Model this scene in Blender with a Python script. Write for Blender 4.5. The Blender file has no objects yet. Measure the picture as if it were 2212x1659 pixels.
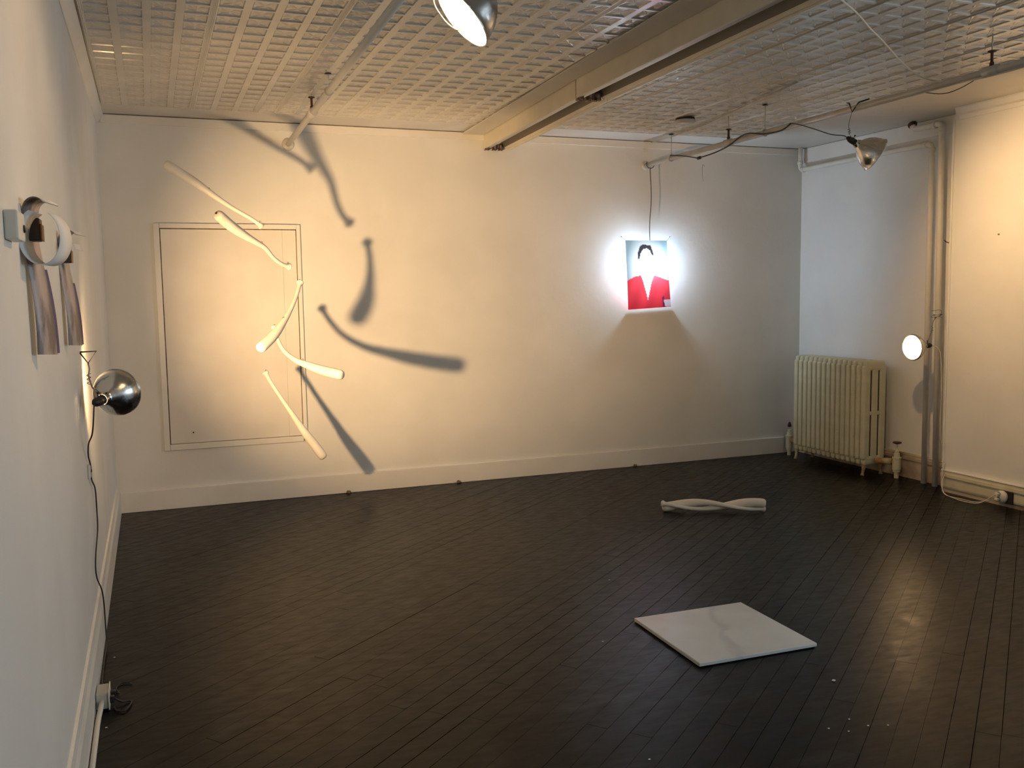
import bpy, bmesh, math, random
from mathutils import Vector, Matrix
random.seed(7)
scene = bpy.context.scene
COL = scene.collection

# ------------------------------------------------------------------ camera, world, light, exposure
W, H, F = 6.2805, 2.969, 6.1157          # right (alcove) wall, ceiling height, furred-out wall plane
FY = -2.0                                 # where the furred wall begins
YF = -9.3                                 # front wall behind the camera
cam_d = bpy.data.cameras.new('camera'); cam = bpy.data.objects.new('camera', cam_d); COL.objects.link(cam)
yaw, pitch, roll = 0.370112, 0.0991226, -0.0148252
fwd = Vector((math.sin(yaw)*math.cos(pitch), math.cos(yaw)*math.cos(pitch), -math.sin(pitch)))
rgt = Vector((math.cos(yaw), -math.sin(yaw), 0)); upv = rgt.cross(fwd)
r2 = rgt*math.cos(roll) + upv*math.sin(roll); u2 = upv*math.cos(roll) - rgt*math.sin(roll)
m = Matrix((r2, u2, -fwd)).transposed().to_4x4(); m.translation = (0.301, -7.5209, 1.63)
cam.matrix_world = m
cam_d.sensor_fit = 'HORIZONTAL'; cam_d.sensor_width = 36.0; cam_d.lens = 36.0*2000.15/2212.0
cam_d.clip_start = 0.05; cam_d.clip_end = 100
scene.camera = cam

world = bpy.data.worlds.new('world'); scene.world = world; world.use_nodes = True
wb = world.node_tree.nodes['Background']; wb.inputs[0].default_value = (0.62, 0.80, 1.0, 1); wb.inputs[1].default_value = 0.45

DAY_W = 92.0; BULB = (1.0, 0.62, 0.29); COOL = (0.60, 0.79, 1.0)
B_WALL, B_PIPE, B_RIGHT, B_TOP, B_PIC = 950, 130, 1400, 560, 370
SPOT_WALL, SPOT_RIGHT = 400.0, 22.0
ld = bpy.data.lights.new('daylight', 'AREA'); ld.shape = 'RECTANGLE'; ld.size = 3.0; ld.size_y = 1.45; ld.energy = DAY_W; ld.color = (0.74, 0.88, 1.0)
lo = bpy.data.objects.new('daylight', ld); COL.objects.link(lo); lo.location = (W+.45, -6.9, 1.75); lo.rotation_euler = (0, math.radians(90), 0); lo.rotation_euler = (math.radians(90), 0, math.radians(90))

vs = scene.view_settings
vs.view_transform = 'Standard'; vs.look = 'None'; vs.gamma = 1.0; vs.exposure = 0.5; vs.use_curve_mapping = False
scene.display_settings.display_device = 'sRGB'

# ------------------------------------------------------------------ materials
def nd(nt, typ, **kw):
    n = nt.nodes.new(typ)
    for k, v in kw.items(): setattr(n, k, v)
    return n
def mat(name, col, rough=.5, metal=0., col2=None, nscale=6., bump=0., bscale=60., spec=.5, emit=None, es=0., rough2=None, detail=4., stretch=None, lo=.42, hi=.62, coat=0.):
    M = bpy.data.materials.new(name); M.use_nodes = True; nt = M.node_tree; b = nt.nodes['Principled BSDF']
    b.inputs['Base Color'].default_value = (*col, 1); b.inputs['Roughness'].default_value = rough; b.inputs['Metallic'].default_value = metal
    b.inputs['Specular IOR Level'].default_value = spec; b.inputs['Coat Weight'].default_value = coat
    tc = nd(nt, 'ShaderNodeTexCoord'); mp = nd(nt, 'ShaderNodeMapping'); nt.links.new(tc.outputs['Object'], mp.inputs[0])
    if stretch: mp.inputs['Scale'].default_value = stretch
    if col2 or rough2 is not None:
        n = nd(nt, 'ShaderNodeTexNoise'); n.inputs['Scale'].default_value = nscale; n.inputs['Detail'].default_value = detail
        nt.links.new(mp.outputs[0], n.inputs['Vector'])
        r = nd(nt, 'ShaderNodeMapRange'); r.inputs[1].default_value = lo; r.inputs[2].default_value = hi
        nt.links.new(n.outputs['Fac'], r.inputs[0])
        if col2:
            mx = nd(nt, 'ShaderNodeMix', data_type='RGBA'); mx.inputs[6].default_value = (*col, 1); mx.inputs[7].default_value = (*col2, 1)
            nt.links.new(r.outputs[0], mx.inputs[0]); nt.links.new(mx.outputs[2], b.inputs['Base Color'])
        if rough2 is not None:
            r3 = nd(nt, 'ShaderNodeMapRange'); r3.inputs[3].default_value = rough; r3.inputs[4].default_value = rough2
            nt.links.new(r.outputs[0], r3.inputs[0]); nt.links.new(r3.outputs[0], b.inputs['Roughness'])
    if bump:
        n2 = nd(nt, 'ShaderNodeTexNoise'); n2.inputs['Scale'].default_value = bscale; n2.inputs['Detail'].default_value = 5
        nt.links.new(mp.outputs[0], n2.inputs['Vector'])
        bp = nd(nt, 'ShaderNodeBump'); bp.inputs['Strength'].default_value = bump; bp.inputs['Distance'].default_value = .01
        nt.links.new(n2.outputs['Fac'], bp.inputs['Height']); nt.links.new(bp.outputs[0], b.inputs['Normal'])
    if emit:
        b.inputs['Emission Color'].default_value = (*emit, 1); b.inputs['Emission Strength'].default_value = es
    return M
M = {}
M['wall'] = mat('wall_paint', (.74, .735, .70), .55, col2=(.79, .785, .75), nscale=1.6, bump=.12, bscale=22, spec=.25)
M['ceil'] = mat('ceiling_plaster', (.62, .60, .56), .5, col2=(.68, .66, .61), nscale=2, bump=.08, bscale=30)
M['tin'] = mat('pressed_tin', (.60, .575, .53), .16, col2=(.66, .635, .585), nscale=3, spec=.5)
M['trim'] = mat('trim_paint', (.76, .74, .69), .4, col2=(.80, .785, .74), nscale=3, bump=.05, bscale=20)
M['stain'] = mat('stained_board', (.52, .44, .34), .6, col2=(.16, .10, .06), nscale=4, bump=.2, lo=.4, hi=.7)
M['cream'] = mat('cream_board', (.60, .56, .40), .5, col2=(.66, .62, .47), nscale=5, bump=.1)
M['panel'] = mat('window_board', (.72, .69, .64), .55, col2=(.77, .745, .70), nscale=2.5, bump=.06)
M['dirt'] = mat('grime_and_gap_shade', (.10, .075, .045), .8, col2=(.30, .24, .16), nscale=9, lo=.45, hi=.7)  # real grime on the floor clumps; painted shade in window and ceiling gaps
M['slot_shade'] = mat('radiator_slot_shade', (.045, .035, .022), .8)  # near-black colour standing in for the shade inside the radiator
M['fbase'] = mat('subfloor', (.006, .005, .005), .8)
M['plank'] = None
M['bat'] = mat('bat_plaster', (.80, .775, .70), .5, col2=(.76, .72, .63), nscale=9, spec=.4)
M['bone'] = mat('bat_cast', (.74, .67, .55), .45, col2=(.79, .73, .62), nscale=7, spec=.4)
M['dark'] = mat('dark_metal', (.025, .022, .02), .45, metal=.3)
M['rust'] = mat('rusty_iron', (.13, .055, .03), .7, metal=.3, col2=(.05, .025, .018), nscale=40)
M['black'] = mat('black_rubber', (.012, .012, .013), .5)
M['alu'] = mat('spun_aluminium', (.62, .62, .60), .16, metal=1., rough2=.3, nscale=18)
M['aluin'] = mat('aluminium_inside', (.72, .71, .68), .5, metal=.35)
M['wire'] = mat('galvanised_wire', (.30, .29, .27), .4, metal=.8)
M['pipew'] = mat('painted_pipe', (.77, .74, .66), .35, col2=(.80, .77, .70), nscale=12, spec=.5)
M['pipeg'] = mat('painted_conduit', (.52, .49, .43), .22, col2=(.58, .55, .48), nscale=8, spec=.6)
M['rad'] = mat('radiator_enamel', (.60, .57, .39), .45, col2=(.64, .61, .44), nscale=14, bump=.15, bscale=90)
M['radrust'] = mat('radiator_foot', (.52, .44, .28), .5, col2=(.36, .22, .10), nscale=12, bump=.15, bscale=90)
M['chan'] = mat('ballast_channel', (.50, .50, .49), .28, metal=.85)
M['chand'] = mat('channel_inside', (.15, .13, .10), .5)
M['fixw'] = mat('fixture_enamel', (.64, .59, .47), .3, col2=(.68, .63, .51), nscale=6, spec=.5)
M['holder'] = mat('lampholder', (.17, .10, .065), .5, col2=(.32, .22, .16), nscale=60)
M['plastic'] = mat('white_plastic', (.72, .71, .64), .35)
M['cordw'] = mat('white_cord', (.66, .60, .50), .45)
M['cordg'] = mat('grey_cable', (.50, .50, .46), .45)
M['wood'] = mat('wooden_peg', (.30, .13, .045), .5, col2=(.20, .085, .03), nscale=20)
M['darkwood'] = mat('dark_wood_peg', (.045, .026, .018), .5)
M['print'] = mat('printed_strip', (.42, .36, .34), .4, col2=(.17, .13, .115), nscale=9, stretch=(1, 2.2, .9), lo=.45, hi=.6)
M['paperw'] = mat('paper_back', (.80, .80, .78), .6)
M['purple'] = mat('printed_edge', (.10, .06, .14), .4)
M['chip'] = mat('paint_chip', (.7, .68, .62), .6)
M['nylon'] = mat('nylon_line', (.75, .74, .7), .3)

def marble():
    Mt = mat('marble', (.66, .655, .615), .28, col2=(.70, .70, .67), nscale=5, spec=.5); nt = Mt.node_tree; b = nt.nodes['Principled BSDF']
    tc = nd(nt, 'ShaderNodeTexCoord'); mp = nd(nt, 'ShaderNodeMapping'); mp.inputs['Rotation'].default_value = (0, 0, .35); nt.links.new(tc.outputs['Object'], mp.inputs[0])
    sp = nd(nt, 'ShaderNodeSeparateXYZ'); nt.links.new(tc.outputs['Object'], sp.inputs[0])
    nz = nd(nt, 'ShaderNodeTexNoise'); nz.inputs['Scale'].default_value = 5.5; nz.inputs['Detail'].default_value = 5; nt.links.new(tc.outputs['Object'], nz.inputs['Vector'])
    def mth(op, a_, b_):
        n = nd(nt, 'ShaderNodeMath', operation=op)
        for i_, v_ in enumerate((a_, b_)):
            if v_ is None: continue
            if isinstance(v_, (int, float)): n.inputs[i_].default_value = v_
            else: nt.links.new(v_, n.inputs[i_])
        return n.outputs[0]
    ln = mth('SUBTRACT', sp.outputs['X'], mth('MULTIPLY', sp.outputs['Y'], .42))
    ln = mth('ADD', ln, mth('MULTIPLY', mth('SUBTRACT', nz.outputs['Fac'], .5), .22))
    dist = mth('ABSOLUTE', ln, None)
    r = nd(nt, 'ShaderNodeMapRange'); r.interpolation_type = 'SMOOTHSTEP'; r.inputs[1].default_value = .0; r.inputs[2].default_value = .042; r.inputs[3].default_value = .34; r.inputs[4].default_value = 0.
    nt.links.new(dist, r.inputs[0])
    old = b.inputs['Base Color'].links[0].from_socket
    mx = nd(nt, 'ShaderNodeMix', data_type='RGBA'); mx.inputs[7].default_value = (.34, .34, .37, 1)
    nt.links.new(r.outputs[0], mx.inputs[0]); nt.links.new(old, mx.inputs[6]); nt.links.new(mx.outputs[2], b.inputs['Base Color'])
    return Mt
M['marble'] = marble()

def plank_mat():
    Mt = bpy.data.materials.new('black_painted_planks'); Mt.use_nodes = True; nt = Mt.node_tree; b = nt.nodes['Principled BSDF']
    g = nd(nt, 'ShaderNodeNewGeometry'); oi = nd(nt, 'ShaderNodeObjectInfo')
    mp = nd(nt, 'ShaderNodeMapping'); mp.inputs['Rotation'].default_value = (0, 0, math.radians(-39.2)); mp.inputs['Scale'].default_value = (.7, 2., 1)
    nt.links.new(g.outputs['Position'], mp.inputs[0])
    n1 = nd(nt, 'ShaderNodeTexNoise'); n1.inputs['Scale'].default_value = 2.2; n1.inputs['Detail'].default_value = 5; nt.links.new(g.outputs['Position'], n1.inputs['Vector'])
    n2 = nd(nt, 'ShaderNodeTexNoise'); n2.inputs['Scale'].default_value = 14; n2.inputs['Detail'].default_value = 6; nt.links.new(mp.outputs[0], n2.inputs['Vector'])
    n3 = nd(nt, 'ShaderNodeTexNoise'); n3.inputs['Scale'].default_value = 4.5; n3.inputs['Detail'].default_value = 4; n3.inputs['Distortion'].default_value = .6
    mp3 = nd(nt, 'ShaderNodeMapping'); mp3.inputs['Rotation'].default_value = (0, 0, -.35); mp3.inputs['Scale'].default_value = (.6, 1.7, 1); nt.links.new(g.outputs['Position'], mp3.inputs[0]); nt.links.new(mp3.outputs[0], n3.inputs['Vector'])
    c1 = nd(nt, 'ShaderNodeMix', data_type='RGBA'); c1.inputs[6].default_value = (.0032, .0029, .0027, 1); c1.inputs[7].default_value = (.0078, .0066, .0054, 1)
    r1 = nd(nt, 'ShaderNodeMapRange'); r1.inputs[1].default_value = .38; r1.inputs[2].default_value = .62; nt.links.new(n1.outputs['Fac'], r1.inputs[0]); nt.links.new(r1.outputs[0], c1.inputs[0])
    # dusty scuffs
    r3 = nd(nt, 'ShaderNodeMapRange'); r3.inputs[1].default_value = .56; r3.inputs[2].default_value = .72; r3.inputs[4].default_value = .75; nt.links.new(n3.outputs['Fac'], r3.inputs[0])
    c2 = nd(nt, 'ShaderNodeMix', data_type='RGBA'); c2.inputs[7].default_value = (.024, .022, .019, 1)
    nt.links.new(r3.outputs[0], c2.inputs[0]); nt.links.new(c1.outputs[2], c2.inputs[6])
    # slight difference from board to board
    hs = nd(nt, 'ShaderNodeHueSaturation'); rr = nd(nt, 'ShaderNodeMapRange'); rr.inputs[3].default_value = .85; rr.inputs[4].default_value = 1.18
    nt.links.new(oi.outputs['Random'], rr.inputs[0]); nt.links.new(rr.outputs[0], hs.inputs['Value']); nt.links.new(c2.outputs[2], hs.inputs['Color'])
    nt.links.new(hs.outputs[0], b.inputs['Base Color'])
    rg = nd(nt, 'ShaderNodeMapRange'); rg.inputs[1].default_value = .35; rg.inputs[2].default_value = .65; rg.inputs[3].default_value = .28; rg.inputs[4].default_value = .40
    nt.links.new(n2.outputs['Fac'], rg.inputs[0]); nt.links.new(rg.outputs[0], b.inputs['Roughness'])
    bp = nd(nt, 'ShaderNodeBump'); bp.inputs['Strength'].default_value = .12; bp.inputs['Distance'].default_value = .004; nt.links.new(n2.outputs['Fac'], bp.inputs['Height']); nt.links.new(bp.outputs[0], b.inputs['Normal'])
    b.inputs['Specular IOR Level'].default_value = .12
    return Mt
M['plank'] = plank_mat()

def bulb_mat(name, col, s):
    Mt = bpy.data.materials.new(name); Mt.use_nodes = True; nt = Mt.node_tree; nt.nodes.clear()
    e = nd(nt, 'ShaderNodeEmission'); e.inputs[0].default_value = (*col, 1); e.inputs[1].default_value = s
    o = nd(nt, 'ShaderNodeOutputMaterial'); nt.links.new(e.outputs[0], o.inputs[0]); return Mt

# ------------------------------------------------------------------ mesh helpers
def obj(name, bm, m, parent=None, smooth=False):
    me = bpy.data.meshes.new(name); bm.normal_update(); bm.to_mesh(me); bm.free()
    if smooth:
        for p in me.polygons: p.use_smooth = True
    for mm in (m if isinstance(m, (list, tuple)) else [m]): me.materials.append(M[mm] if isinstance(mm, str) else mm)
    o = bpy.data.objects.new(name, me); COL.objects.link(o)
    if parent: o.parent = parent
    if smooth == 'auto':
        mod = None
    return o
def link(name, me, parent=None):
    o = bpy.data.objects.new(name, me); COL.objects.link(o)
    if parent: o.parent = parent
    return o
def thing(name, label, cat, loc=(0, 0, 0), group=None):
    o = bpy.data.objects.new(name, None); COL.objects.link(o); o.empty_display_size = .05; o.location = loc
    o['label'] = label; o['category'] = cat
    if group: o['group'] = group
    return o
def tag(o, label, cat, group=None):
    o['label'] = label; o['category'] = cat
    if group: o['group'] = group
    return o
def struct(o): o['kind'] = 'structure'; return o
def box(bm, a, b, bev=0., seg=2, off=(0, 0, 0)):
    a = Vector(a) - Vector(off); b = Vector(b) - Vector(off)
    g = bmesh.ops.create_cube(bm, size=1); c = (a+b)/2; s = b-a
    for v in g['verts']: v.co = Vector((c.x+v.co.x*s.x, c.y+v.co.y*s.y, c.z+v.co.z*s.z))
    if bev:
        es = list({e for v in g['verts'] for e in v.link_edges})
        bmesh.ops.bevel(bm, geom=es, offset=bev, segments=seg, profile=.5, affect='EDGES')
    return bm
def nbox(a, b, bev=0., seg=2, off=(0, 0, 0)): return box(bmesh.new(), a, b, bev, seg, off)
def smooth_path(pts, n=6):
    pts = [Vector(p) for p in pts]
    if len(pts) < 3: return pts
    out = []
    P = [pts[0]*2-pts[1]] + pts + [pts[-1]*2-pts[-2]]
    for i in range(1, len(P)-2):
        p0, p1, p2, p3 = P[i-1:i+3]
        for k in range(n):
            t = k/n
            out.append(.5*((2*p1)+(p2-p0)*t+(2*p0-5*p1+4*p2-p3)*t*t+(3*p1-p0-3*p2+p3)*t*t*t))
    out.append(pts[-1]); return out
def sweep(bm, path, rad, seg=10, off=(0, 0, 0), caps=True):
    path = [Vector(p)-Vector(off) for p in path]; n = len(path)
    rads = rad if isinstance(rad, (list, tuple)) else [rad]*n
    T = []
    for i in range(n):
        d = path[min(i+1, n-1)]-path[max(i-1, 0)]; T.append(d.normalized() if d.length > 1e-9 else Vector((0, 0, 1)))
    up = Vector((0, 0, 1)) if abs(T[0].z) < .9 else Vector((1, 0, 0))
    N = (up - T[0]*up.dot(T[0])).normalized(); rings = []
    for i in range(n):
        if i: N = (N - T[i]*N.dot(T[i])).normalized()
        B = T[i].cross(N); ring = []
        for k in range(seg):
            a = 2*math.pi*k/seg; ring.append(bm.verts.new(path[i]+(N*math.cos(a)+B*math.sin(a))*rads[i]))
        rings.append(ring)
    for i in range(n-1):
        for k in range(seg):
            bm.faces.new((rings[i][k], rings[i][(k+1) % seg], rings[i+1][(k+1) % seg], rings[i+1][k]))
    if caps:
        bm.faces.new(rings[0][::-1]); bm.faces.new(rings[-1])
    bmesh.ops.recalc_face_normals(bm, faces=bm.faces[:]); return bm
def tube(path, rad, seg=10, n=6, off=(0, 0, 0)): return sweep(bmesh.new(), smooth_path(path, n) if n > 1 else path, rad, seg, off)
def lathe(prof, seg=24, mtx=None, bm=None, cap=True):
    bm = bm or bmesh.new(); mtx = mtx or Matrix(); rings = []
    for r, z in prof:
        if r < 1e-6: rings.append([bm.verts.new(mtx @ Vector((0, 0, z)))])
        else: rings.append([bm.verts.new(mtx @ Vector((r*math.cos(2*math.pi*k/seg), r*math.sin(2*math.pi*k/seg), z))) for k in range(seg)])
    for a, b in zip(rings, rings[1:]):
        for k in range(seg):
            f = [a[k % len(a)], a[(k+1) % len(a)], b[(k+1) % len(b)], b[k % len(b)]]
            f = list(dict.fromkeys(f))
            if len(f) > 2: bm.faces.new(f)
    if cap:
        for r in (rings[0], rings[-1]):
            if len(r) > 2: bm.faces.new(r)
    bmesh.ops.recalc_face_normals(bm, faces=bm.faces[:]); return bm
def frame_z(axis, loc=(0, 0, 0)):
    z = Vector(axis).normalized(); u = Vector((0, 0, 1)) if abs(z.z) < .95 else Vector((1, 0, 0))
    x = u.cross(z).normalized(); y = z.cross(x)
    mt = Matrix((x, y, z)).transposed().to_4x4(); mt.translation = Vector(loc); return mt
def prism(bm, poly, y0, y1, off=(0, 0, 0)):          # polygon in (x,z) swept along y
    o = Vector(off)
    a = [bm.verts.new(Vector((x, y0, z))-o) for x, z in poly]; b = [bm.verts.new(Vector((x, y1, z))-o) for x, z in poly]
    n = len(poly)
    for k in range(n): bm.faces.new((a[k], a[(k+1) % n], b[(k+1) % n], b[k]))
    bm.faces.new(a[::-1]); bm.faces.new(b); bmesh.ops.recalc_face_normals(bm, faces=bm.faces[:]); return bm
def prism_pts(bm, poly, d):                           # list of 3D points extruded by vector d
    a = [bm.verts.new(Vector(p)) for p in poly]; b = [bm.verts.new(Vector(p)+Vector(d)) for p in poly]; n = len(poly)
    for k in range(n): bm.faces.new((a[k], a[(k+1) % n], b[(k+1) % n], b[k]))
    bm.faces.new(a[::-1]); bm.faces.new(b); bmesh.ops.recalc_face_normals(bm, faces=bm.faces[:]); return bm

# ------------------------------------------------------------------ room shell
TH = .15
struct(obj('wall_back', nbox((-TH, 0, -.1), (W+TH, TH, H+.1)), 'wall'))
struct(obj('wall_left', nbox((-TH, YF-TH, -.1), (0, 0, H+.1)), 'wall'))
# right wall, furred out from FY on, with the daylight window well out of the frame
WY0, WY1, WZ0, WZ1 = -8.5, -5.3, 1.0, 2.5
def holed(name, x0, x1, ya, yb, zb, zt):
    bm = bmesh.new(); box(bm, (x0, ya, zb), (x1, WY0, zt)); box(bm, (x0, WY1, zb), (x1, yb, zt)); box(bm, (x0, WY0, zb), (x1, WY1, WZ0)); box(bm, (x0, WY0, WZ1), (x1, WY1, zt))
    return struct(obj(name, bm, 'wall'))
holed('wall_right', W, W+TH, YF-TH, 0, -.1, H+.1)
holed('wall_furred', F, W, YF, FY, 0, H)
struct(obj('wall_front', nbox((0, YF-TH, -.1), (W, YF, H+.1)), 'wall'))
w2 = struct(bpy.data.objects.new('window_2', None)); COL.objects.link(w2); off = (F, (WY0+WY1)/2, WZ0); w2.location = off
def wpart(n, a, b, mm): obj(n, nbox(a, b, .004, 1, off), mm, w2)
wpart('sill', (F-.06, WY0-.06, WZ0-.035), (F+.10, WY1+.06, WZ0), 'trim')
YM = [WY0+i*(WY1-WY0-.05)/3 for i in range(4)]
for y in YM: wpart('mullion', (W, y, WZ0), (W+.06, y+.05, WZ1), 'trim')
for i in range(3):
    for z in (WZ0, (WZ0+WZ1)/2-.025, WZ1-.05): wpart('rail', (W+.005, YM[i]+.05, z), (W+.055, YM[i+1], z+.05), 'trim')
gl = bpy.data.materials.new('window_glass'); gl.use_nodes = True; nt = gl.node_tree; nt.nodes.clear()
tr = nd(nt, 'ShaderNodeBsdfTransparent'); gs = nd(nt, 'ShaderNodeBsdfGlossy'); gs.inputs['Roughness'].default_value = .02
mxs = nd(nt, 'ShaderNodeMixShader'); mxs.inputs[0].default_value = .06; oo = nd(nt, 'ShaderNodeOutputMaterial')
nt.links.new(tr.outputs[0], mxs.inputs[1]); nt.links.new(gs.outputs[0], mxs.inputs[2]); nt.links.new(mxs.outputs[0], oo.inputs[0])
M['glass'] = gl
for i in range(3):
    for z in (WZ0+.05, (WZ0+WZ1)/2+.025): obj('pane', nbox((W+.028, YM[i]+.05, z), (W+.032, YM[i+1], z+.675), 0, 1, off), 'glass', w2)

# ---- floor: dark subfloor with painted boards laid at an angle, each board a piece of its own
floor = struct(obj('floor', nbox((0, YF, -.12), (W, 0, -.016)), 'fbase'))
ANG = math.radians(39.2); PW = .0856; OFF0 = 5.36 % PW
ud = Vector((math.cos(ANG), math.sin(ANG))); un = Vector((math.sin(ANG), -math.cos(ANG)))
def clip(poly, nx, ny, c):                            # keep nx*x+ny*y <= c
    out = []
    for i, p in enumerate(poly):
        q = poly[(i+1) % len(poly)]; dp = nx*p[0]+ny*p[1]-c; dq = nx*q[0]+ny*q[1]-c
        if dp <= 0: out.append(p)
        if (dp < 0 < dq) or (dq < 0 < dp):
            t = dp/(dp-dq); out.append((p[0]+(q[0]-p[0])*t, p[1]+(q[1]-p[1])*t))
    return out
rest = bmesh.new(); nplank = 0
s0 = -0.1; smax = W*math.sin(ANG)-YF*math.cos(ANG)
k = math.floor(s0/PW)
while k*PW+OFF0 < smax:
    s = k*PW+OFF0; t = -7.6 - random.random()*2.5
    while t < 5.2:
        L = random.choice((2.2, 2.8, 3.4, 3.9)); g = random.choice((.0004, .0006, .0009, .0013, .0017))
        c = [(t+.0008, s+g), (t+L-.0008, s+g), (t+L-.0008, s+PW-g), (t+.0008, s+PW-g)]
        poly = [(a*ud.x+b*un.x, a*ud.y+b*un.y) for a, b in c]
        for nx, ny, cc in ((-1, 0, 0.), (1, 0, W), (0, 1, 0.), (0, -1, -YF)):
            poly = clip(poly, nx, ny, cc)
            if len(poly) < 3: break
        if len(poly) >= 3:
            zt = random.uniform(-.0009, .0)
            if max(p[1] for p in poly) > -5.5:
                bm = bmesh.new(); prism_pts(bm, [(x, y, -.016) for x, y in poly], (0, 0, .016+zt)); obj('plank', bm, 'plank', floor); nplank += 1
            else: prism_pts(rest, [(x, y, -.016) for x, y in poly], (0, 0, .016+zt))
        t += L
    k += 1
ro = obj('plank_rest', rest, 'plank', floor); ro['kind'] = 'stuff'

# ---- ceiling: plaster slab and pressed-tin sheets (4 x 4 stamped squares each)
ceil = struct(obj('ceiling', nbox((0, YF, H), (W, 0, H+.12)), 'ceil'))
CELL = .1465
bm = bmesh.new(); D = .0062
def q(*p): bm.faces.new([bm.verts.new(Vector(v)) for v in p])
for i in range(4):
    for j in range(4):
        x0, y0 = i*CELL, j*CELL; b1, b2 = .0185, .0235
        o4 = [(x0, y0, 0), (x0+CELL, y0, 0), (x0+CELL, y0+CELL, 0), (x0, y0+CELL, 0)]
        i4 = [(x0+b1, y0+b1*.55, 0), (x0+CELL-b1, y0+b1*.55, 0), (x0+CELL-b1, y0+CELL-b1*.55, 0), (x0+b1, y0+CELL-b1*.55, 0)]
        n4 = [(x0+b2, y0+b2*.62, D), (x0+CELL-b2, y0+b2*.62, D), (x0+CELL-b2, y0+CELL-b2*.62, D), (x0+b2, y0+CELL-b2*.62, D)]
        for e in range(4):
            f = (e+1) % 4
            q(o4[e], i4[e], i4[f], o4[f]); q(i4[e], n4[e], n4[f], i4[f])
        cx, cy = x0+CELL/2, y0+CELL/2; ctr = (cx, cy, D-.0015)
        for e in range(4):
            f = (e+1) % 4; a, b = Vector(n4[e]), Vector(n4[f]); md = (a+b)/2
            # raised diagonal ribs and cross ribs, low fields between them
            for s_, c_ in ((a, b), (b, a)):
                th = (s_*.62+md*.38); th2 = Vector(ctr)*.62 + (s_*.5+md*.5)*.38
                lowp = (Vector(s_)*.45+md*.25+Vector(ctr)*.30); lowp.z = D+.0008
                sv = Vector(s_); sv.z = D-.0012; cv = Vector(ctr); mv = md.copy(); mv.z = D-.0008
                if s_ is a:
                    q(sv, mv, lowp); q(mv, cv, lowp); q(cv, sv, lowp)
                else:
                    q(mv, sv, lowp); q(sv, cv, lowp); q(cv, mv, lowp)
S = 4*CELL
for x in (.003, .0105, S-.0105, S-.003):              # bead lines along the sheet's long seams
    q((x-.0022, 0, -.0003), (x, 0, -.0018), (x, S, -.0018), (x-.0022, S, -.0003)); q((x, 0, -.0018), (x+.0022, 0, -.0003), (x+.0022, S, -.0003), (x, S, -.0018))
bmesh.ops.remove_doubles(bm, verts=bm.verts[:], dist=1e-5)
bmesh.ops.recalc_face_normals(bm, faces=bm.faces[:])
me_tin = bpy.data.meshes.new('tin_sheet'); bm.to_mesh(me_tin); bm.free(); me_tin.materials.append(M['tin'])
TZ = H-.0115
for r in range(14):
    for c in range(9):
        o = link('tin_sheet', me_tin, ceil); o.location = (.06+c*S, -.42-(r+1)*S, TZ)

# ---- baseboards and trims
struct(obj('baseboard_back', nbox((.02, -.02, 0), (W-.18, 0, .158), .004), 'trim'))
struct(obj('baseboard_left', prism(bmesh.new(), [(0, 0), (.022, 0), (.022, .165), (.014, .19), (.010, .225), (0, .23)], YF, -.0), 'trim'))
b = obj('baseboard_alcove', prism(bmesh.new(), [(W, 0), (W-.02, 0), (W-.02, .15), (W-.03, .155), (W-.03, .18), (W-.022, .185), (W-.022, .2), (W, .21)], FY, -.0), 'stain'); struct(b)
struct(obj('baseboard_right', prism(bmesh.new(), [(F, .034), (F-.016, .036), (F-.02, .05), (F-.02, .120), (F-.030, .124), (F-.030, .148), (F-.024, .150), (F-.024, .168), (F, .174)], YF, FY+.01), ['cream']))
struct(obj('trim_8', nbox((F-.008, YF, 0), (F, FY+.01, .034)), 'stain'))
struct(obj('trim_1', nbox((.03, -.014, H-.066), (W-.04, 0, H-.006), .002, 1), 'trim'))                     # flat strip at the top of the back wall
struct(obj('trim_gap_shade', nbox((.05, -.006, H-.0055), (W-.04, 0, H-.0005)), 'dirt'))  # added dark strip, paints the shade of the crack under the ceiling
struct(obj('trim_2', prism(bmesh.new(), [(0, H-.075), (.006, H-.075), (.030, H-.045), (.05, H-.012), (.05, H), (0, H)], YF, -.0), 'trim'))   # cove on the left wall
struct(obj('trim_3', prism(bmesh.new(), [(F, H-.085), (F-.010, H-.085), (F-.018, H-.055), (F-.045, H-.045), (F-.060, H-.010), (F-.060, H), (F, H)], YF, FY-.05), 'trim'))
struct(obj('trim_4', nbox((W-.012, FY, H-.14), (W, -.0, H-.004), .002, 1), 'trim'))
struct(obj('trim_5', nbox((F-.012, FY-.004, .174), (F+.01, FY+.012, H-.08), .004, 2), 'wall'))              # corner bead of the furred wall
struct(obj('trim_6', nbox((F-.028, YF, .170), (F, FY+.006, .182), .003, 1), 'trim'))

# ---- boarded-up window on the back wall
w1 = struct(bpy.data.objects.new('window_1', None)); COL.objects.link(w1); w1.location = (.9, 0, .45)
w1['label'] = 'boarded-up window with narrow painted casing on the back wall'
off = (.9, 0, .45); X0, X1, Z0, Z1 = .35, 1.435, .455, 2.182; t = .042
def cas(n, a, b, mm='trim', bev=.004): return obj(n, nbox(a, b, bev, 2, off), mm, w1)
cas('casing', (X0, -.030, Z0), (X0+t, 0, Z1)); cas('casing', (X1-t+.012, -.024, Z0+.02), (X1, 0, Z1))
cas('casing', (X0+t+.001, -.030, Z1-.036), (X1-t+.011, 0, Z1)); cas('casing', (X0+t+.001, -.026, Z0), (X1-t+.011, 0, Z0+.046))
cas('gap_shade_sheet', (X0+.01, -.004, Z0+.01), (X1-.01, 0, Z1-.01), 'dirt', 0)  # added dark sheet: shade of the gaps round the boards, put in as colour
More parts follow.
